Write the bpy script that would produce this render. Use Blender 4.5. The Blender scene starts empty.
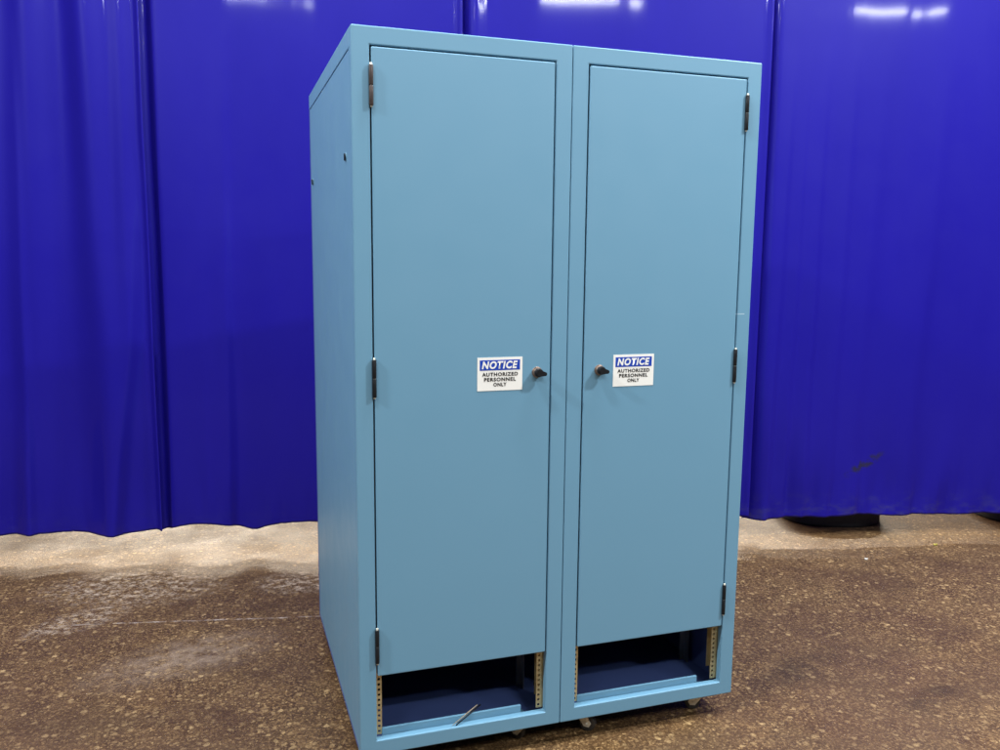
import bpy, bmesh, math, random
from mathutils import Vector, Matrix, noise
random.seed(4)
SC = bpy.context.scene
COL = SC.collection
GZ = 0.075            # cabinet underside above the floor
H, D, W = 1.9935, 1.0225, 0.61

# ------------------------------------------------------------------ helpers
def link(name, bm, mats, parent=None, smooth=False, loc=(0, 0, 0)):
    me = bpy.data.meshes.new(name)
    bmesh.ops.recalc_face_normals(bm, faces=bm.faces[:])
    bm.to_mesh(me); bm.free()
    if not isinstance(mats, (list, tuple)): mats = [mats]
    for m in mats: me.materials.append(m)
    if smooth:
        for p in me.polygons: p.use_smooth = True
    o = bpy.data.objects.new(name, me); COL.objects.link(o)
    o.location = loc
    if parent: o.parent = parent
    return o

def empty(name, loc):
    o = bpy.data.objects.new(name, None); COL.objects.link(o); o.location = loc
    o.empty_display_size = 0.1
    return o

def tag(o, label=None, cat=None, group=None, kind=None):
    if label: o['label'] = label
    if cat: o['category'] = cat
    if group: o['group'] = group
    if kind: o['kind'] = kind
    return o

def box(bm, x0, x1, y0, y1, z0, z1, bev=0.0, seg=2, mi=0):
    t = bmesh.new()
    bmesh.ops.create_cube(t, size=1)
    for v in t.verts:
        v.co = Vector(((x0+x1)/2+v.co.x*(x1-x0), (y0+y1)/2+v.co.y*(y1-y0), (z0+z1)/2+v.co.z*(z1-z0)))
    if bev: bmesh.ops.bevel(t, geom=t.edges[:], offset=bev, segments=seg, profile=0.5, affect='EDGES')
    merge(bm, t, mi=mi)

def merge(bm, t, M=None, mi=None):
    mp = {}
    for v in t.verts: mp[v] = bm.verts.new(M @ v.co if M else v.co)
    for f in t.faces:
        try:
            nf = bm.faces.new([mp[v] for v in f.verts]); nf.smooth = f.smooth
            nf.material_index = f.material_index if mi is None else mi
        except ValueError: pass
    t.free()

def cyl(bm, p0, p1, r0, r1=None, n=20, bev=0.0, mi=0, smooth=True):
    r1 = r0 if r1 is None else r1
    p0, p1 = Vector(p0), Vector(p1); d = p1-p0
    t = bmesh.new()
    bmesh.ops.create_cone(t, cap_ends=True, segments=n, radius1=r0, radius2=r1, depth=d.length)
    if bev:
        es = [e for e in t.edges if any(len(f.verts) > 4 for f in e.link_faces)]
        bmesh.ops.bevel(t, geom=es, offset=bev, segments=2, profile=0.5, affect='EDGES')
    for f in t.faces: f.smooth = smooth and len(f.verts) == 4
    M = Matrix.Translation((p0+p1)/2) @ d.to_track_quat('Z', 'Y').to_matrix().to_4x4()
    merge(bm, t, M, mi)

def ring(bm, X, Z, ox, oz, y0, y1, bev):
    """rectangular face frame X=(x0,x1) Z=(z0,z1) with one opening ox, oz"""
    t = bmesh.new()
    def quad(x, z, y): return [t.verts.new((a, y, b)) for a, b in ((x[0], z[0]), (x[1], z[0]), (x[1], z[1]), (x[0], z[1]))]
    o0, i0, o1, i1 = quad(X, Z, y0), quad(ox, oz, y0), quad(X, Z, y1), quad(ox, oz, y1)
    for k in range(4):
        j = (k+1) % 4
        t.faces.new((o0[k], o0[j], i0[j], i0[k])); t.faces.new((o1[k], i1[k], i1[j], o1[j]))
        t.faces.new((o0[k], o1[k], o1[j], o0[j])); t.faces.new((i0[k], i0[j], i1[j], i1[k]))
    es = [e for e in t.edges if len(e.link_faces) == 2 and e.calc_face_angle() > 0.5]
    def outer(e): return all(abs(v.co.z-Z[0]) < 1e-6 or abs(v.co.z-Z[1]) < 1e-6 or abs(v.co.x-X[0]) < 1e-6 or abs(v.co.x-X[1]) < 1e-6 for v in e.verts)
    eo = [e for e in es if outer(e)]
    bmesh.ops.bevel(t, geom=eo, offset=bev*1.5, segments=3, profile=0.5, affect='EDGES')
    es = [e for e in t.edges if len(e.link_faces) == 2 and e.calc_face_angle() > 0.9]
    bmesh.ops.bevel(t, geom=es, offset=bev, segments=3, profile=0.5, affect='EDGES')
    merge(bm, t)

# ------------------------------------------------------------------ materials
class NT:
    def __init__(s, name):
        s.m = bpy.data.materials.new(name); s.m.use_nodes = True
        s.t = s.m.node_tree; s.n = s.t.nodes; s.l = s.t.links
        s.b = s.n['Principled BSDF']
    def node(s, typ, **kw):
        n = s.n.new(typ)
        for k, v in kw.items(): setattr(n, k, v)
        return n
    def put(s, sock, v):
        if v is None: return
        if hasattr(v, 'is_output') : s.l.new(v, sock)
        else: sock.default_value = v
    def pos(s):
        return s.node('ShaderNodeNewGeometry').outputs['Position']
    def obj(s):
        return s.node('ShaderNodeTexCoord').outputs['Object']
    def mapping(s, vec, scale=(1, 1, 1), loc=(0, 0, 0), rot=(0, 0, 0)):
        n = s.node('ShaderNodeMapping'); s.put(n.inputs['Vector'], vec)
        n.inputs['Scale'].default_value = scale; n.inputs['Location'].default_value = loc; n.inputs['Rotation'].default_value = rot
        return n.outputs[0]
    def noise(s, vec, scale, detail=4, rough=0.55, dist=0.0):
        n = s.node('ShaderNodeTexNoise'); s.put(n.inputs['Vector'], vec)
        n.inputs['Scale'].default_value = scale; n.inputs['Detail'].default_value = detail
        n.inputs['Roughness'].default_value = rough; n.inputs['Distortion'].default_value = dist
        return n.outputs['Fac']
    def vor(s, vec, scale, out='Distance', feature='F1', rand=1.0):
        n = s.node('ShaderNodeTexVoronoi', feature=feature); s.put(n.inputs['Vector'], vec)
        n.inputs['Scale'].default_value = scale; n.inputs['Randomness'].default_value = rand
        return n.outputs[out]
    def ramp(s, fac, stops, interp='LINEAR'):
        n = s.node('ShaderNodeValToRGB'); s.put(n.inputs[0], fac)
        r = n.color_ramp; r.interpolation = interp
        while len(r.elements) < len(stops): r.elements.new(0.5)
        for e, (p, c) in zip(r.elements, stops):
            e.position = p; e.color = (c, c, c, 1) if not isinstance(c, tuple) else (*c, 1)
        return n.outputs['Color']
    def mix(s, fac, a, b, mode='MIX'):
        n = s.node('ShaderNodeMix', data_type='RGBA', blend_type=mode)
        s.put(n.inputs[0], fac)
        for i, v in ((6, a), (7, b)):
            if isinstance(v, tuple): v = (*v, 1)
            s.put(n.inputs[i], v)
        return n.outputs[2]
    def math(s, op, a, b=None, clamp=False):
        n = s.node('ShaderNodeMath', operation=op, use_clamp=clamp)
        s.put(n.inputs[0], a); s.put(n.inputs[1], b)
        return n.outputs[0]
    def bump(s, h, strength, dist=0.01, normal=None):
        n = s.node('ShaderNodeBump'); s.put(n.inputs['Height'], h)
        n.inputs['Strength'].default_value = strength; n.inputs['Distance'].default_value = dist
        if normal: s.put(n.inputs['Normal'], normal)
        return n.outputs[0]
    def sep(s, v):
        n = s.node('ShaderNodeSeparateXYZ'); s.put(n.inputs[0], v); return n.outputs
    def blob(s, vec, c, rx, ry, rot=0.0):
        """soft 1..0 ellipse round a point, for stains with a place of their own"""
        n = s.node('ShaderNodeMapping', vector_type='TEXTURE'); s.put(n.inputs['Vector'], vec)
        n.inputs['Location'].default_value = (*c, 0) if len(c) == 2 else c
        n.inputs['Rotation'].default_value = (0, 0, rot)
        n.inputs['Scale'].default_value = (rx, ry, 1000)
        g = s.node('ShaderNodeTexGradient', gradient_type='SPHERICAL'); s.l.new(n.outputs[0], g.inputs[0])
        return g.outputs['Fac']
    def set(s, **kw):
        for k, v in kw.items():
            k = k.replace('_', ' ')
            if isinstance(v, tuple): v = (*v, 1)
            s.put(s.b.inputs[k], v)
        return s.m

def simple(name, col, rough=0.5, metal=0.0, spec=0.5, nscale=40, var=0.12, bump=0.0):
    t = NT(name); p = t.obj()
    f = t.noise(p, nscale, 4)
    lo = tuple(c*(1-var) for c in col); hi = tuple(min(1, c*(1+var)) for c in col)
    c = t.mix(f, lo, hi)
    r = t.ramp(f, [(0.2, max(0, rough-0.08)), (0.8, min(1, rough+0.08))])
    t.set(Base_Color=c, Roughness=r, Metallic=metal, Specular_IOR_Level=spec)
    if bump: t.set(Normal=t.bump(t.noise(p, nscale*8, 2), bump, 0.001))
    return t.m

def paint_material():
    t = NT('blue_paint'); p = t.pos()
    f = t.noise(p, 1.6, 3)
    c = t.mix(f, (0.138, 0.298, 0.422), (0.147, 0.311, 0.438))
    # sparse little chips and a few scuffs in the enamel
    chip = t.ramp(t.noise(p, 95, 2, 0.6), [(0.765, 0.0), (0.79, 1.0)])
    gate = t.ramp(t.noise(p, 4.5, 2), [(0.56, 0.0), (0.66, 1.0)])
    c = t.mix(t.math('MULTIPLY', t.math('MULTIPLY', chip, gate), 0.55), c, (0.52, 0.62, 0.66))
    # a hair scratch across the right stile
    sx = t.sep(p)
    line = t.math('LESS_THAN', t.math('ABSOLUTE', t.math('SUBTRACT', sx[2], 1.323)), 0.0012)
    inx = t.math('MULTIPLY', t.math('GREATER_THAN', sx[0], 1.166), t.math('LESS_THAN', sx[0], 1.2))
    c = t.mix(t.math('MULTIPLY', t.math('MULTIPLY', line, inx), 0.6), c, (0.6, 0.72, 0.78))
    r = t.ramp(t.noise(p, 9, 4), [(0.3, 0.40), (0.7, 0.50)])
    n = t.bump(t.noise(p, 420, 2), 0.06, 0.0005)
    n = t.bump(t.noise(p, 2.2, 1), 0.05, 0.01, n)
    return t.set(Base_Color=c, Roughness=r, Specular_IOR_Level=0.45, Normal=n)

def floor_material():
    t = NT('worn_aggregate_floor'); p = t.pos()
    warp = t.noise(p, 30, 3)
    wv = t.node('ShaderNodeVectorMath', operation='MULTIPLY_ADD')
    n3 = t.node('ShaderNodeTexNoise'); t.put(n3.inputs['Vector'], p); n3.inputs['Scale'].default_value = 35
    t.l.new(n3.outputs['Color'], wv.inputs[0]); wv.inputs[1].default_value = (0.016, 0.016, 0); t.l.new(p, wv.inputs[2])
    q = wv.outputs[0]
    # stones ground flush in a brown matrix
    def stones(scale, lo, hi):
        d = t.vor(q, scale, 'Distance'); col = t.vor(q, scale, 'Color')
        r = t.sep(col)
        thr = t.ramp(r[0], [(lo, 0.0), (hi, 1.0)])
        edge = t.ramp(d, [(0.32, 1.0), (0.50, 0.0)])
        return t.math('MULTIPLY', thr, edge), r
    s1, r1 = stones(44, 0.50, 0.90)
    s2, r2 = stones(105, 0.42, 0.92)
    base = t.mix(t.noise(p, 1.7, 6, 0.65), (0.034, 0.0175, 0.0075), (0.096, 0.053, 0.0235))
    base = t.mix(t.ramp(t.noise(p, 11, 8, 0.72), [(0.42, 0.0), (0.62, 1.0)]), base, (0.120, 0.070, 0.032))
    gr = t.noise(q, 85, 6, 0.75)
    base = t.mix(t.ramp(gr, [(0.50, 0.0), (0.62, 0.85)]), base, (0.30, 0.188, 0.090))
    base = t.mix(t.ramp(t.noise(p, 120, 4, 0.65), [(0.50, 0.0), (0.66, 0.65)]), base, (0.018, 0.010, 0.0055))
    c1 = t.mix(r1[1], (0.17, 0.100, 0.046), (0.55, 0.39, 0.205))
    c2 = t.mix(r2[1], (0.12, 0.068, 0.032), (0.52, 0.355, 0.18))
    c = t.mix(t.math('MULTIPLY', s2, 0.65), base, c2)
    c = t.mix(t.math('MULTIPLY', t.math('MULTIPLY', s1, 0.85), t.ramp(gr, [(0.40, 0.35), (0.55, 1.0)])), c, c1)
    # dark pits
    pit = t.ramp(t.vor(p, 47, 'Distance'), [(0.05, 1.0), (0.13, 0.0)])
    c = t.mix(t.math('MULTIPLY', pit, 0.6), c, (0.03, 0.018, 0.012))
    # broad greasy patches
    gp = t.ramp(t.noise(p, 0.9, 4, 0.6, 0.6), [(0.44, 0.0), (0.62, 1.0)])
    c = t.mix(t.math('MULTIPLY', gp, 0.45), c, (0.075, 0.043, 0.028))
    gq = t.ramp(t.noise(t.mapping(p, (1.0, 1.7, 1), loc=(3.1, 1.7, 0)), 2.1, 5, 0.6, 0.8), [(0.50, 0.0), (0.66, 1.0)])
    c = t.mix(t.math('MULTIPLY', gq, 0.5), c, (0.060, 0.033, 0.017))
    gd = t.math('ADD', t.blob(p, (1.62, 0.18), 0.36, 0.10, 0.35), t.blob(p, (1.95, -0.12), 0.22, 0.07, 0.3))
    gd = t.math('MULTIPLY', t.math('MULTIPLY', gd, 1.6, True), t.ramp(t.noise(p, 9, 5, 0.65), [(0.38, 0), (0.58, 1)]))
    c = t.mix(t.math('MULTIPLY', gd, 0.6), c, (0.030, 0.018, 0.011))
    c = t.mix(1.0, c, (1.00, 0.94, 0.84), 'MULTIPLY')
    # whitish scuffed patch and scratches left of the cabinet
    ns = t.ramp(t.noise(t.mapping(p, (24, 30, 1), rot=(0, 0, 0.5)), 1.0, 9, 0.85), [(0.49, 0.0), (0.60, 1.0)])
    sc = t.math('ADD', t.blob(p, (-0.74, 1.74), 0.46, 0.26, -0.2), t.blob(p, (-0.03, 1.58), 0.24, 0.16, -0.2))
    sc = t.math('ADD', sc, t.math('MULTIPLY', t.blob(p, (-0.93, 1.42), 0.25, 0.12, 0.5), 1.0))
    sc = t.math('MULTIPLY', t.math('MULTIPLY', sc, 1.9, True), ns)
    c = t.mix(t.math('MULTIPLY', sc, 0.95), c, (0.50, 0.39, 0.29))
    sm = t.math('MULTIPLY', t.blob(p, (-0.50, 0.95), 0.42, 0.2, 0.3), t.ramp(t.noise(p, 16, 5, 0.7), [(0.35, 0), (0.65, 1)]))
    c = t.mix(t.math('MULTIPLY', sm, 0.9, True), c, (0.33, 0.24, 0.17))
    m = t.node('ShaderNodeMapping', vector_type='TEXTURE'); t.put(m.inputs['Vector'], p)
    m.inputs['Location'].default_value = (-0.48, 1.285, 0); m.inputs['Rotation'].default_value = (0, 0, -0.215)
    u = t.sep(m.outputs[0])
    yw = t.math('ADD', u[1], t.math('MULTIPLY', t.math('SUBTRACT', t.noise(m.outputs[0], 5, 2), 0.5), 0.018))
    ln = t.math('MULTIPLY', t.math('LESS_THAN', t.math('ABSOLUTE', yw), 0.0055), t.math('LESS_THAN', t.math('ABSOLUTE', u[0]), 0.52))
    ln = t.math('MULTIPLY', ln, t.ramp(t.noise(m.outputs[0], 16, 3), [(0.42, 0), (0.62, 1)]))
    c = t.mix(t.math('MULTIPLY', ln, 0.55), c, (0.55, 0.47, 0.41))
    r = t.ramp(t.noise(p, 3.2, 6, 0.7), [(0.35, 0.30), (0.65, 0.58)])
    h = t.math('ADD', t.noise(q, 150, 3), t.math('MULTIPLY', t.math('SUBTRACT', 0.0, pit), 0.7))
    nrm = t.bump(h, 0.5, 0.005)
    nrm = t.bump(t.noise(p, 4, 3), 0.15, 0.02, nrm)
    return t.set(Base_Color=c, Roughness=r, Specular_IOR_Level=0.32, Normal=nrm)

def curtain_material():
    t = NT('blue_vinyl'); p = t.pos(); o = t.obj()
    z = t.sep(p)[2]
    f = t.noise(t.mapping(o, (1, 1, 0.25)), 3.0, 3)
    c = t.mix(f, (0.0085, 0.0056, 0.200), (0.0115, 0.0074, 0.235))
    # dusty scuffing along the hem
    d = t.math('MULTIPLY', t.ramp(t.noise(t.mapping(o, (9, 9, 26), rot=(0, 0.5, 0)), 1.0, 5, 0.7), [(0.48, 0), (0.66, 1)]),
               t.ramp(z, [(0.10, 1.0), (0.26, 0.0)]))
    d = t.math('MULTIPLY', d, t.ramp(t.sep(o)[0], [(0.0, 0.15), (1.0, 0.15)]))
    d = t.math('MULTIPLY', d, t.ramp(t.math('MULTIPLY', t.sep(o)[0], 0.2), [(0.5, 0.8), (0.78, 4.0)]))
    c = t.mix(t.math('MULTIPLY', d, 0.8, True), c, (0.060, 0.058, 0.105))
    # dark rubbed mark on the right-hand panel (object space: x along the curtain)
    st = t.blob(t.mapping(o, (1, 1, 1), rot=(math.radians(90), 0, 0)), (4.48, -0.40), 0.15, 0.034, -0.5)
    st = t.math('MULTIPLY', t.math('MULTIPLY', st, 2.2, True), t.ramp(t.noise(o, 22, 5, 0.7), [(0.46, 0), (0.58, 1)]))
    c = t.mix(t.math('MULTIPLY', st, 1.0), c, (0.02, 0.018, 0.05))
    r = t.ramp(t.noise(o, 5, 4), [(0.3, 0.40), (0.7, 0.50)])
    n = t.bump(t.noise(t.mapping(o, (1.0, 1.0, 0.12)), 26, 4, 0.6), 0.07, 0.004)
    n = t.bump(t.noise(o, 900, 1), 0.06, 0.0004, n)
    cn = t.bump(t.noise(t.mapping(o, (1.0, 1.0, 0.15)), 48, 3, 0.6), 0.035, 0.002)
    return t.set(Base_Color=c, Roughness=r, Specular_IOR_Level=0.11, Normal=n, Coat_Weight=0.2, Coat_Roughness=0.065, Coat_Normal=cn)

PAINT = paint_material()
FLOOR = floor_material()
VINYL = curtain_material()
BLACK = simple('black_oxide', (0.007, 0.008, 0.010), 0.52, 0.0, 0.3, 60, 0.4)
BROWN = simple('bare_brown_hinge_metal', (0.060, 0.044, 0.040), 0.5, 0.3, 0.35, 120, 0.5)
BRONZE = simple('bronze_collar', (0.30, 0.21, 0.16), 0.38, 0.7, 0.5, 80, 0.25)
ZINC = simple('yellow_zinc', (0.62, 0.50, 0.27), 0.40, 0.55, 0.5, 50, 0.25)
STEEL = simple('plain_zinc', (0.72, 0.69, 0.58), 0.38, 0.5, 0.5, 60, 0.25)
CASTER = simple('black_caster_wheel', (0.035, 0.032, 0.028), 0.5, 0.0, 0.5, 60, 0.2)
DULL = simple('dull_post', (0.26, 0.26, 0.26), 0.5, 0.3, 0.4, 40, 0.2)
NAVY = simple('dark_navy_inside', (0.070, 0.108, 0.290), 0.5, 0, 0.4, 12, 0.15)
RUBBER = simple('black_rubber', (0.010, 0.010, 0.012), 0.55, 0.0, 0.4, 30, 0.4)
WHITE = simple('white_label', (0.86, 0.85, 0.80), 0.35, 0.0, 0.5, 30, 0.02)
SBLUE = simple('label_blue', (0.012, 0.058, 0.42), 0.35, 0.0, 0.5, 30, 0.06)
SBLACK = simple('label_black', (0.014, 0.014, 0.016), 0.4, 0.0, 0.5, 30, 0.1)
TAN = simple('tan_metal', (0.30, 0.25, 0.18), 0.45, 0.4, 0.5, 60, 0.2)
CRUMB = simple('chalky_crumb', (0.55, 0.52, 0.47), 0.8, 0, 0.3, 90, 0.2)
YELLOW = simple('yellow_scrap_paint', (0.40, 0.34, 0.06), 0.6, 0, 0.4, 60, 0.2)

# ------------------------------------------------------------------ floor
bm = bmesh.new()
S = 30
for v in ((-S, -S), (S, -S), (S, S), (-S, S)): bm.verts.new((v[0], v[1], 0))
bm.faces.new(bm.verts[:])
tag(link('floor', bm, FLOOR), kind='structure')

# ------------------------------------------------------------------ cabinet
cab = empty('equipment_cabinet', (0, 0, GZ))
tag(cab, 'tall light blue two-door steel equipment cabinet on casters in front of the blue curtain', 'cabinet')

LX = (0.047, 0.561)        # opening of a bay, from its left edge
OZ = (0.044, 1.947)
DZ = (0.239, 1.944)

def text_bm(body, height, shear=0.0, fat=0.0, width=None):
    cu = bpy.data.curves.new('lettering', 'FONT'); cu.body = body
    cu.align_x = 'CENTER'; cu.align_y = 'BOTTOM_BASELINE'; cu.shear = shear; cu.offset = fat
    cu.space_character = 1.16; cu.resolution_u = 4; cu.fill_mode = 'FRONT'
    ob = bpy.data.objects.new('lettering', cu); COL.objects.link(ob)
    bpy.context.view_layer.update()
    me = bpy.data.meshes.new_from_object(ob.evaluated_get(bpy.context.evaluated_depsgraph_get()))
    bpy.data.objects.remove(ob); bpy.data.curves.remove(cu)
    t = bmesh.new(); t.from_mesh(me); bpy.data.meshes.remove(me)
    xs = [v.co.x for v in t.verts]; ys = [v.co.y for v in t.verts]
    w, h = max(xs)-min(xs), max(ys)-min(ys); cx = (max(xs)+min(xs))/2; y0 = min(ys)
    sx = (width/w) if width else height/h
    for v in t.verts: v.co = Vector(((v.co.x-cx)*sx, 0, (v.co.y-y0)*height/h))
    return t

def sign(parent, x0, z0, w=0.1335, h=0.0945):
    """5 x 7 inch style notice sticker, blue header; front faces -y"""
    bm = bmesh.new(); yf = -0.0022
    box(bm, x0, x0+w, yf-0.0006, yf, z0, z0+h, 0, mi=0)
    yb = yf-0.0010
    b = (x0+0.007, x0+w-0.0075, z0+h-0.0365, z0+h-0.0075)
    box(bm, b[0], b[1], yb, yf-0.0006, b[2], b[3], 0, mi=1)
    def put(t, cx, z, mi, y):
        merge(bm, t, Matrix.Translation((cx, y, z)), mi)
    cx = x0+w/2
    put(text_bm('NOTICE', 0.0220, 0.2, 0.042, 0.106), cx-0.001, b[2]+0.0038, 0, yb-0.0004)
    put(text_bm('AUTHORIZED', 0.0108, 0, 0.034, 0.106), cx, z0+0.0410, 2, yf-0.0012)
    put(text_bm('PERSONNEL', 0.0108, 0, 0.034, 0.094), cx, z0+0.0265, 2, yf-0.0012)
    put(text_bm('ONLY', 0.0108, 0, 0.034, 0.039), cx, z0+0.0120, 2, yf-0.0012)
    # keep letter faces as they are (no normal recalculation needed for flat ink)
    o = link('notice_label', bm, [WHITE, SBLUE, SBLACK], parent)
    return o

def hinge(parent, x, z0, z1, mat, side):
    bm = bmesh.new(); yc = -0.0055; r = 0.0058; L = z1-z0
    cuts = [z0, z0+L*0.5-0.0008, z0+L*0.5+0.0008, z1]
    cyl(bm, (x, yc, cuts[0]), (x, yc, cuts[1]), r, n=16, bev=0.0012)
    cyl(bm, (x, yc, cuts[2]), (x, yc, cuts[3]), r, n=16, bev=0.0012)
    cyl(bm, (x, yc, z0-0.004), (x, yc, z1+0.005), 0.0032, n=12, bev=0.001, mi=1)
    # thin leaf running into the gap
    box(bm, x-0.0015, x+0.0015, yc, 0.012, z0+0.002, z1-0.002)
    return link('hinge', bm, [mat, STEEL], parent)

def knob(parent, x, z):
    bm = bmesh.new()
    cyl(bm, (x, -0.002, z), (x, -0.0045, z), 0.0155, n=28, bev=0.001, mi=0)
    cyl(bm, (x, -0.0045, z), (x, -0.0125, z), 0.0138, 0.0130, n=28, bev=0.0012, mi=0)
    o = link('latch_knob', bm, [BRONZE], parent)
    b2 = bmesh.new()
    cyl(b2, (x, -0.0120, z), (x, -0.0245, z), 0.0128, 0.0120, n=28, bev=0.002)
    # short thumb lever pointing right, rounded at its end
    t = bmesh.new()
    pts = [(-0.006, 0.0105)]+[(0.0165+0.0056*math.cos(math.radians(q)), 0.0056*math.sin(math.radians(q))) for q in range(80, -81, -20)]+[(-0.006, -0.0105), (-0.0105, 0)]
    f = [t.verts.new((p, 0, q)) for p, q in pts]; g = [t.verts.new((p, 0.010, q)) for p, q in pts]
    t.faces.new(f); t.faces.new(g[::-1])
    for k in range(len(pts)): j = (k+1) % len(pts); t.faces.new((f[k], g[k], g[j], f[j]))
    bmesh.ops.bevel(t, geom=[e for e in t.edges], offset=0.0012, segments=2, affect='EDGES')
    merge(b2, t, Matrix.Translation((x, -0.0285, z-0.001)) @ Matrix.Rotation(math.radians(8), 4, 'Y'), 0)
    link('knob_lever', b2, [BLACK], parent)
    return o

def rail_bm(side):
    """punched mounting rail; x measured from the opening edge inwards (side=+1 left edge, -1 right edge)"""
    bm = bmesh.new(); z0, z1 = 0.046, 1.935; pitch = 0.01588; hw = 0.0036
    def X(a): return a*side
    def bx(a0, a1, y0, y1, za, zb):
        box(bm, min(X(a0), X(a1)), max(X(a0), X(a1)), y0, y1, za, zb)
    y0, y1 = 0.028, 0.030
    ho = 0.0115
    bx(-0.004, ho-hw, y0, y1, z0, z1); bx(ho+hw, 0.0195, y0, y1, z0, z1)
    z = z0+0.010; prev = z0
    while z+hw < z1-0.002:
        bx(ho-hw, ho+hw, y0, y1, prev, z-hw); prev = z+hw; z += pitch
    bx(ho-hw, ho+hw, y0, y1, prev, z1)
    # side web with a row of slots, and a return lip
    sw0, sw1 = -0.006, -0.004
    yc = 0.049
    bx(sw0, sw1, y0, yc-hw, z0, z1); bx(sw0, sw1, yc+hw, 0.070, z0, z1)
    z = z0+0.010; prev = z0
    while z+hw < z1-0.002:
        bx(sw0, sw1, yc-hw, yc+hw, prev, z-hw); prev = z+hw; z += pitch
    bx(sw0, sw1, yc-hw, yc+hw, prev, z1)
    bx(-0.004, 0.010, 0.068, 0.070, z0+0.022, z1)
    return bm

def caster(parent, x, y, rot):
    g = bmesh.new()
    box(g, -0.030, 0.030, -0.026, 0.026, -0.0035, 0.0, 0.0006)
    cyl(g, (0, 0, -0.004), (0, 0, -0.016), 0.017, 0.014, n=20, bev=0.001)
    for s in (-1, 1):
        t = bmesh.new()
        prof = [(-0.019, -0.016), (0.020, -0.016), (0.036, -0.046), (0.029, -0.058), (0.013, -0.058)]
        f = [t.verts.new((a, s*0.0125, b)) for a, b in prof]; h = [t.verts.new((a, s*0.0150, b)) for a, b in prof]
        t.faces.new(f); t.faces.new(h[::-1])
        for k in range(5): j = (k+1) % 5; t.faces.new((f[k], h[k], h[j], f[j]))
        merge(g, t)
    box(g, -0.014, 0.014, -0.0125, 0.0125, -0.0185, -0.016)
    cyl(g, (0.021, -0.018, -0.048), (0.021, 0.018, -0.048), 0.004, n=12)
    o = link('caster', g, STEEL, parent, loc=(x, y, 0)); o.rotation_euler = (0, 0, rot)
    w = bmesh.new()
    cyl(w, (0.021, -0.0105, -0.048), (0.021, 0.0105, -0.048), 0.0262, n=28, bev=0.003)
    link('wheel', w, CASTER, o)

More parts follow.
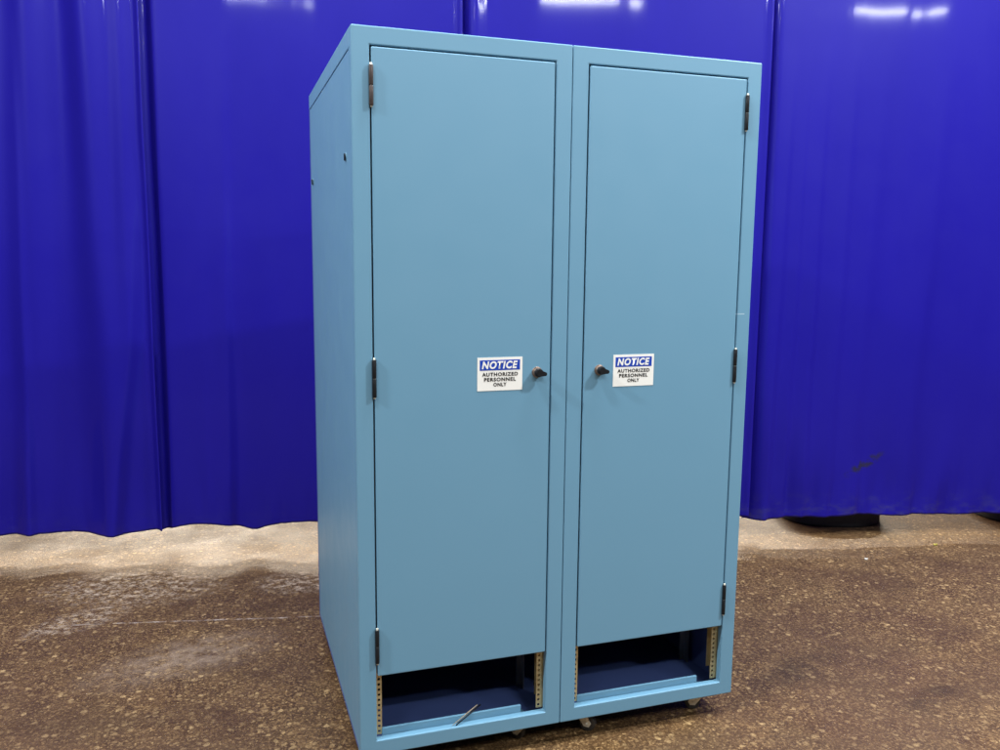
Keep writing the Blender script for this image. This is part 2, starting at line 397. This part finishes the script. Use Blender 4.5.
for bay in (0, 1):
    X0 = bay*W
    a, b = X0+(0.0009 if bay else 0), X0+W-(0.0 if bay else 0.0009)
    ox = (X0+LX[0], X0+LX[1])
    if bay: ox = (X0+0.0485, X0+0.5635)
    # ---- welded bay frame: face frame, top, back, floor pan, rails of the sides
    bm = bmesh.new()
    ring(bm, (a, b), (0, H), ox, OZ, 0.0, 0.024, 0.0032)
    box(bm, a, b, 0.0245, D, H-0.050, H, 0.002)                  # top cap with its side skirts
    sx = (a, a+0.020) if bay == 0 else (b-0.020, b)
    box(bm, sx[0], sx[1], 0.0243, 0.0400, 0.0005, H-0.0502, 0.0004)   # corner post beside the panel
    box(bm, X0+0.10, X0+0.51, 0.0245, 0.060, 0.0125, 0.030)       # stiffener under the sill
    # upright sill lip that stops short of the right-hand rail
    box(bm, ox[0]+0.019, ox[0]+0.445, 0.0262, 0.0290, 0.0125, 0.0635, 0.0008)
    box(bm, ox[0]+0.019, ox[0]+0.445, 0.0292, 0.034, 0.0605, 0.0635, 0.0006)
    link('bay_frame', bm, PAINT, cab)
    # ---- dark inside: pan, back and side lining
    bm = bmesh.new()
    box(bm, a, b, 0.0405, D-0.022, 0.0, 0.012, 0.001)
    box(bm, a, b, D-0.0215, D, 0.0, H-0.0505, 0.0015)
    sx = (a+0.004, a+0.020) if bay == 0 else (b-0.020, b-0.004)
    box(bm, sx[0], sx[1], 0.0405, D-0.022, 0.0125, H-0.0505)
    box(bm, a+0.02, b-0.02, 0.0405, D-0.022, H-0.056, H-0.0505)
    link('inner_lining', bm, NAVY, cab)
    # ---- removable outer side panel
    bm = bmesh.new()
    px = (a+0.0005, a+0.0035) if bay == 0 else (b-0.0035, b-0.0005)
    box(bm, px[0], px[1], 0.0406, D-0.006, 0.002, H-0.0535, 0.0012)
    sp = link('side_panel', bm, PAINT, cab)
    for yy in (0.118, 0.936):
        bm = bmesh.new(); s = -1 if bay == 0 else 1
        xo = px[0] if bay == 0 else px[1]
        cyl(bm, (xo, yy, 1.678), (xo+s*0.0016, yy, 1.678), 0.0125, n=24, bev=0.0006, mi=0)
        cyl(bm, (xo+s*0.0016, yy, 1.678), (xo+s*0.0042, yy, 1.678), 0.0100, n=24, bev=0.0008, mi=1)
        box(bm, min(xo+s*0.004, xo+s*0.0055), max(xo+s*0.004, xo+s*0.0055), yy-0.0022, yy+0.0022, 1.669, 1.687, mi=1)
        link('panel_lock', bm, [PAINT, BLACK], sp)
    # ---- door
    g = 0.0042
    bm = bmesh.new()
    box(bm, ox[0]+g, ox[1]-g, -0.0020, 0.0195, DZ[0], OZ[1]-g, 0.0030, 3)
    door = link('door', bm, PAINT, cab)
    hx = ox[0]+0.0026 if bay == 0 else ox[1]-0.0026
    for k, (z0, z1) in enumerate(((1.796, 1.897), (1.037, 1.139), (0.280, 0.379))):
        h = hinge(door, hx, z0, z1, BROWN if (bay == 0 and k == 0) else BLACK, 1)
        if bay == 0 and k == 0: tag(h, 'bare brown metal hinge at the top, its black finish gone')
    if bay == 0:
        knob(door, 0.5165, 1.090); sign(door, 0.3385, 1.0415)
    else:
        knob(door, 0.7115, 1.090); sign(door, 0.7565, 1.0385)
    # ---- mounting rails
    for s, xe in ((1, ox[0]), (-1, ox[1])):
        o = link('mounting_rail', rail_bm(s), ZINC, cab, loc=(xe, 0, 0))
        bm = bmesh.new()
        xr = xe-s*0.004
        box(bm, min(xr, xr+s*0.014), max(xr, xr+s*0.014), 0.235, 0.237, 0.0125, 1.93)
        box(bm, min(xr, xr-s*0.002), max(xr, xr-s*0.002), 0.205, 0.265, 0.0125, 1.93)
        link('inner_post', bm, DULL, cab)
    # ---- casters
    for xc, yc, rt in ((0.07, 0.07, 2.4), (0.515, 0.065, 2.2), (0.07, D-0.09, 0.4), (0.515, D-0.09, 0.7)):
        if bay: xc += {0.07: 0.035, 0.515: 0.013}[xc]
        if bay and yc < 0.1: rt = {2.4: -0.75, 2.2: 2.75}[rt]
        caster(cab, X0+xc, yc, rt)

# ------------------------------------------------------------------ loose rod on the sill
bm = bmesh.new()
p0, p1 = Vector((0.270, 0.006, GZ+0.0475)), Vector((0.358, 0.041, GZ+0.0800))
m = p0.lerp(p1, 0.55)
cyl(bm, p0, m, 0.0009, 0.0019, n=12, bev=0.0005, mi=0)
cyl(bm, m, p1, 0.0021, 0.0018, n=12, bev=0.0008, mi=0)
cyl(bm, p0+Vector((0.012, -0.0005, -0.0002)), p1+Vector((0.009, -0.001, -0.001)), 0.0019, n=10, mi=1)
tag(link('metal_rod', bm, [TAN, BLACK]), 'thin tan and black metal rod lying across the sill below the left door', 'rod')

# ------------------------------------------------------------------ curtain
A = Vector((-1.414, 2.4066, 0)); T = Vector((0.97267, -0.23218, 0)); N = Vector((-0.23218, -0.97267, 0))
def G(x, c, s): return math.exp(-((x-c)/s)**2)
def fbm(x, y, z): return noise.noise(Vector((x, y, z)))

def panel(u0, u1, folds, hem, base, curl_l, curl_r, seed, wav, label):
    """a hanging vinyl sheet; folds: (u at top, u at hem, width, depth, skew)"""
    nu, nz = int((u1-u0)/0.0085), 130
    top = 4.7
    bm = bmesh.new(); rows = []
    for j in range(nz+1):
        fz = (j/nz)
        z0 = fz**1.25
        row = []
        for i in range(nu+1):
            u = u0+(u1-u0)*i/nu
            hz = hem(u)
            z = hz+(top-hz)*z0
            k = min(1.0, max(0.0, (z-0.1)/2.6))         # 0 at hem, 1 near the top of the picture
            w = base
            for (ct, cb, s, d, sk) in folds:
                c = cb+(ct-cb)*k+0.012*fbm(seed, z*1.3, ct)
                x = (u-c)/s
                sharp = s*(0.55 if x > 0 else 1.45) if sk > 0 else s*(1.45 if x > 0 else 0.55)
                amp = max(0.0, 1-k*1.05)*1.6 if sk == 2 else 1.0
                w += amp*d*G(u, c, sharp if sk in (1, -1) else (s*(0.5 if x > 0 else 1.5) if sk == 2 else s))*(0.85+0.35*fbm(ct, z*0.8, seed))
            flat = 1.0
            w += wav*flat*(0.6*fbm(u*2.2, z*0.35, seed)+0.35*fbm(u*6, z*0.6, seed+3))
            low = math.exp(-((z-hz)/0.30)**2)
            pk = 1.0 if u > 3.8 else 0.45
            w += pk*(0.020*low*fbm(u*9, z*2, seed+7)+0.011*low*low*fbm(u*24, z*3, seed+9))
            # big soft diagonal drag folds in the lower half
            w += 0.018*(1-k)*fbm(u*1.7+z*1.1, z*0.5, seed+5)*(1 if wav > 0.01 else 0.5)
            for cu, e, sgn in ((curl_l, u-u0, 1), (curl_r, u1-u, 1)):
                if cu: w += cu*math.exp(-(e/0.022)**2)
            P = A+T*u+N*w
            # hem turned very slightly
            row.append(bm.verts.new((P.x, P.y, z)))
        rows.append(row)
    for j in range(nz):
        for i in range(nu):
            f = bm.faces.new((rows[j][i], rows[j][i+1], rows[j+1][i+1], rows[j+1][i])); f.smooth = True
    o = link('curtain_panel', bm, VINYL)
    # object space along the curtain, so the weave and marks follow it
    R4 = Matrix((( T.x, -N.x, 0, A.x), (T.y, -N.y, 0, A.y), (0, 0, 1, 0), (0, 0, 0, 1)))
    o.data.transform(R4.inverted()); o.matrix_world = R4
    sol = o.modifiers.new('thickness', 'SOLIDIFY'); sol.thickness = 0.0016; sol.offset = 0
    tag(o, label, 'curtain', 'hanging blue vinyl curtain panels')
    return o

def hem_a(u): return 0.098+0.010*math.sin(u*3.1+0.4)+0.004*math.sin(u*11)+0.010*G(u, 0.80, 0.10)
def hem_b(u): return 0.118+0.018*G(u, 1.02, 0.16)-0.022*G(u, 1.24, 0.06)+0.014*G(u, 1.55, 0.2)+0.004*math.sin(u*9)-0.022*G(u, 0.77, 0.09)
def hem_c(u): return 0.115+0.006*math.sin(u*7)
def hem_d(u): return 0.115-0.010*G(u, 3.86, 0.10)+0.004*math.sin(u*6)+0.003*math.sin(u*17+1)

panel(-1.6, 0.800, [(0.29, 0.20, 0.075, 0.040, 0), (0.545, 0.60, 0.085, 0.050, 0), (0.05, 0.02, 0.07, 0.04, 0), (-0.4, -0.4, 0.10, 0.05, 0), (-0.9, -0.9, 0.10, 0.05, 1),
                    (0.70, 0.70, 0.050, 0.022, 0), (0.42, 0.40, 0.08, -0.022, 0), (0.84, 0.58, 0.075, 0.035, 2), (0.22, 0.18, 0.05, 0.03, 2)],
      hem_a, 0.010, 0, 0.034, 1.3, 0.013, 'leftmost blue curtain panel with deep vertical folds at the left edge of the photo')
panel(0.770, 2.300, [(1.02, 1.00, 0.12, 0.016, 2), (1.16, 1.12, 0.06, 0.026, 2), (1.60, 1.66, 0.16, 0.012, 2), (2.1, 2.1, 0.10, 0.02, 2), (0.80, 0.80, 0.03, -0.045, 0)],
      hem_b, -0.012, 0, 0.020, 4.1, 0.0045, 'fairly smooth blue curtain panel directly left of the cabinet')
panel(2.275, 3.850, [(2.30, 2.30, 0.03, -0.045, 0), (2.37, 2.37, 0.035, 0.008, 0)],
      hem_c, -0.012, 0, 0.012, 7.7, 0.0045, 'blue curtain panel rising directly behind the cabinet with a bright lamp reflection above')
panel(3.825, 6.7, [(3.85, 3.85, 0.03, -0.050, 0), (3.97, 3.93, 0.055, 0.024, 2), (4.05, 4.03, 0.035, 0.012, 2), (4.15, 4.13, 0.05, 0.018, 2), (4.30, 4.26, 0.06, 0.014, 2), (4.46, 4.38, 0.11, 0.016, 2), (4.80, 4.70, 0.10, 0.014, 2),
                   (5.3, 5.3, 0.1, 0.03, 0), (5.9, 5.9, 0.1, 0.03, 0)],
      hem_d, -0.010, 0, 0, 11.2, 0.005, 'rightmost blue curtain panel with a dark scuff mark low on it')

# ------------------------------------------------------------------ black round bases behind the hem
def round_base(x, y, label):
    r = empty('round_base', (x, y, 0))
    tag(r, label, 'stand base', 'black bases behind the curtain hem')
    bm = bmesh.new()
    t = bmesh.new(); n = 72; rings = []
    for rr, zz in ((0.285, 0.0), (0.290, 0.012), (0.286, 0.118), (0.272, 0.130)):
        vs = []
        for k in range(n):
            q = 2*math.pi*k/n; c, sn = math.cos(q), math.sin(q)
            vs.append(t.verts.new((rr*math.copysign(abs(c)**0.72, c), rr*math.copysign(abs(sn)**0.72, sn), zz)))
        rings.append(vs)
    for q0, q1 in zip(rings, rings[1:]):
        for k in range(n): t.faces.new((q0[k], q0[(k+1) % n], q1[(k+1) % n], q1[k]))
    t.faces.new(rings[0][::-1]); t.faces.new(rings[-1])
    merge(bm, t, Matrix.Rotation(-0.33, 4, 'Z'))
    link('weight', bm, RUBBER, r)
    bm = bmesh.new(); cyl(bm, (0, 0, 0.128), (0, 0, 1.2), 0.022, n=20)
    link('pole', bm, RUBBER, r)
round_base(3.045, 1.785, 'black round weighted base peeking out under the hem right of the cabinet')
round_base(4.20, 1.47, 'black base cut off by the right edge of the photo, under the curtain hem')

# ------------------------------------------------------------------ crumbs on the floor
def scrap(name, x, y, s, mat, label, cat, sd):
    rnd = random.Random(sd); bm = bmesh.new(); n = 9
    top = []; bot = []
    for k in range(n):
        a = k/n*2*math.pi; r = s*(0.6+0.5*rnd.random())
        top.append(bm.verts.new((math.cos(a)*r, math.sin(a)*r*0.7, 0.003+0.4*s*rnd.random())))
        bot.append(bm.verts.new((math.cos(a)*r*0.95, math.sin(a)*r*0.66, 0.0005)))
    c = bm.verts.new((0, 0, 0.5*s))
    for k in range(n):
        j = (k+1) % n
        bm.faces.new((c, top[k], top[j])); bm.faces.new((top[k], bot[k], bot[j], top[j]))
    bm.faces.new(bot[::-1])
    tag(link(name, bm, mat, loc=(x, y, 0)), label, cat)
scrap('white_crumb', 2.715, 1.055, 0.013, CRUMB, 'small white crumb of debris on the floor right of the cabinet', 'debris', 1)
scrap('yellow_scrap', 3.228, 1.126, 0.012, YELLOW, 'tiny yellow scrap on the bright strip of floor by the right curtain', 'scrap', 2)

# ------------------------------------------------------------------ light
w = bpy.data.worlds.new('World'); SC.world = w; w.use_nodes = True
bg = w.node_tree.nodes['Background']; bg.inputs[0].default_value = (0.80, 0.88, 1.0, 1); bg.inputs[1].default_value = 0.05

def lamp(name, loc, sx, sy, power, col, target=None, rotz=-0.2343):
    l = bpy.data.lights.new(name, 'AREA'); l.shape = 'RECTANGLE'; l.size = sx; l.size_y = sy
    l.energy = power; l.color = col
    o = bpy.data.objects.new(name, l); COL.objects.link(o); o.location = loc
    if target is None: o.rotation_euler = (0, 0, rotz)
    else: o.rotation_euler = (Vector(target)-Vector(loc)).to_track_quat('-Z', 'Y').to_euler()
    return o
COOL = (0.93, 0.97, 1.0)
# far row: the two-part fixtures whose mirror images sit at the top of the curtain
for (x, y, P) in ((1.10, -4.38, 130), (4.65, -5.15, 110), (-2.75, -3.85, 50)):
    lamp('overhead_lamp', (x-0.12, y+0.03, 4.5), 0.72, 0.14, P*0.77, COOL)
    lamp('overhead_lamp', (x+0.50, y-0.12, 4.5), 0.22, 0.14, P*0.23, COOL)
# near row, above and just in front of the cabinet
for (x, y, P) in ((3.3, -1.8, 268), (-0.9, -0.9, 85), (-3.8, -0.9, 290), (0.8, -0.3, 130), (4.9, -0.6, 60)):
    lamp('overhead_lamp', (x, y, 4.5), 2.4 if P == 130 else 0.6, 0.14, P, COOL)
# unseen lamps added close to the curtain to brighten its upper part
for (x, y, P) in ((-0.9, 1.15, 75), (3.2, 0.2, 85)):
    lamp('overhead_lamp', (x, y, 4.5), 2.4, 0.14, P, COOL)
# hall beyond the curtain
for (x, y, z, k) in ((-1.0, 12.0, 5.9, 0.62), (6.5, 10.0, 5.9, 0.76), (-1.0, 17.0, 5.2, 0.52), (7.0, 15.0, 5.2, 0.60)):
    lamp('hall_lamp', (x, y, z), 7.0, 0.3, 1450*k, (1.0, 0.86, 0.68), target=(x*0.6+0.6, 2, 0))

# ------------------------------------------------------------------ camera
yaw, pitch, roll = 0.3224857742, 0.1369544549, 0.0094411331
f = Vector((math.sin(yaw)*math.cos(pitch), math.cos(yaw)*math.cos(pitch), -math.sin(pitch)))
r = Vector((math.cos(yaw), -math.sin(yaw), 0)); u = r.cross(f)
r2 = r*math.cos(roll)+u*math.sin(roll); u2 = -r*math.sin(roll)+u*math.cos(roll)
cd = bpy.data.cameras.new('camera'); cam = bpy.data.objects.new('camera', cd); COL.objects.link(cam)
cam.matrix_world = Matrix(((r2.x, u2.x, -f.x, -0.339683), (r2.y, u2.y, -f.y, -2.231847), (r2.z, u2.z, -f.z, 1.409432+GZ), (0, 0, 0, 1)))
cd.sensor_width = 36; cd.lens = 842.892/1000*36; cd.clip_end = 200; cd.clip_start = 0.05
SC.camera = cam
SC.view_settings.view_transform = 'Standard'; SC.view_settings.look = 'None'
SC.view_settings.exposure = 0; SC.view_settings.gamma = 1
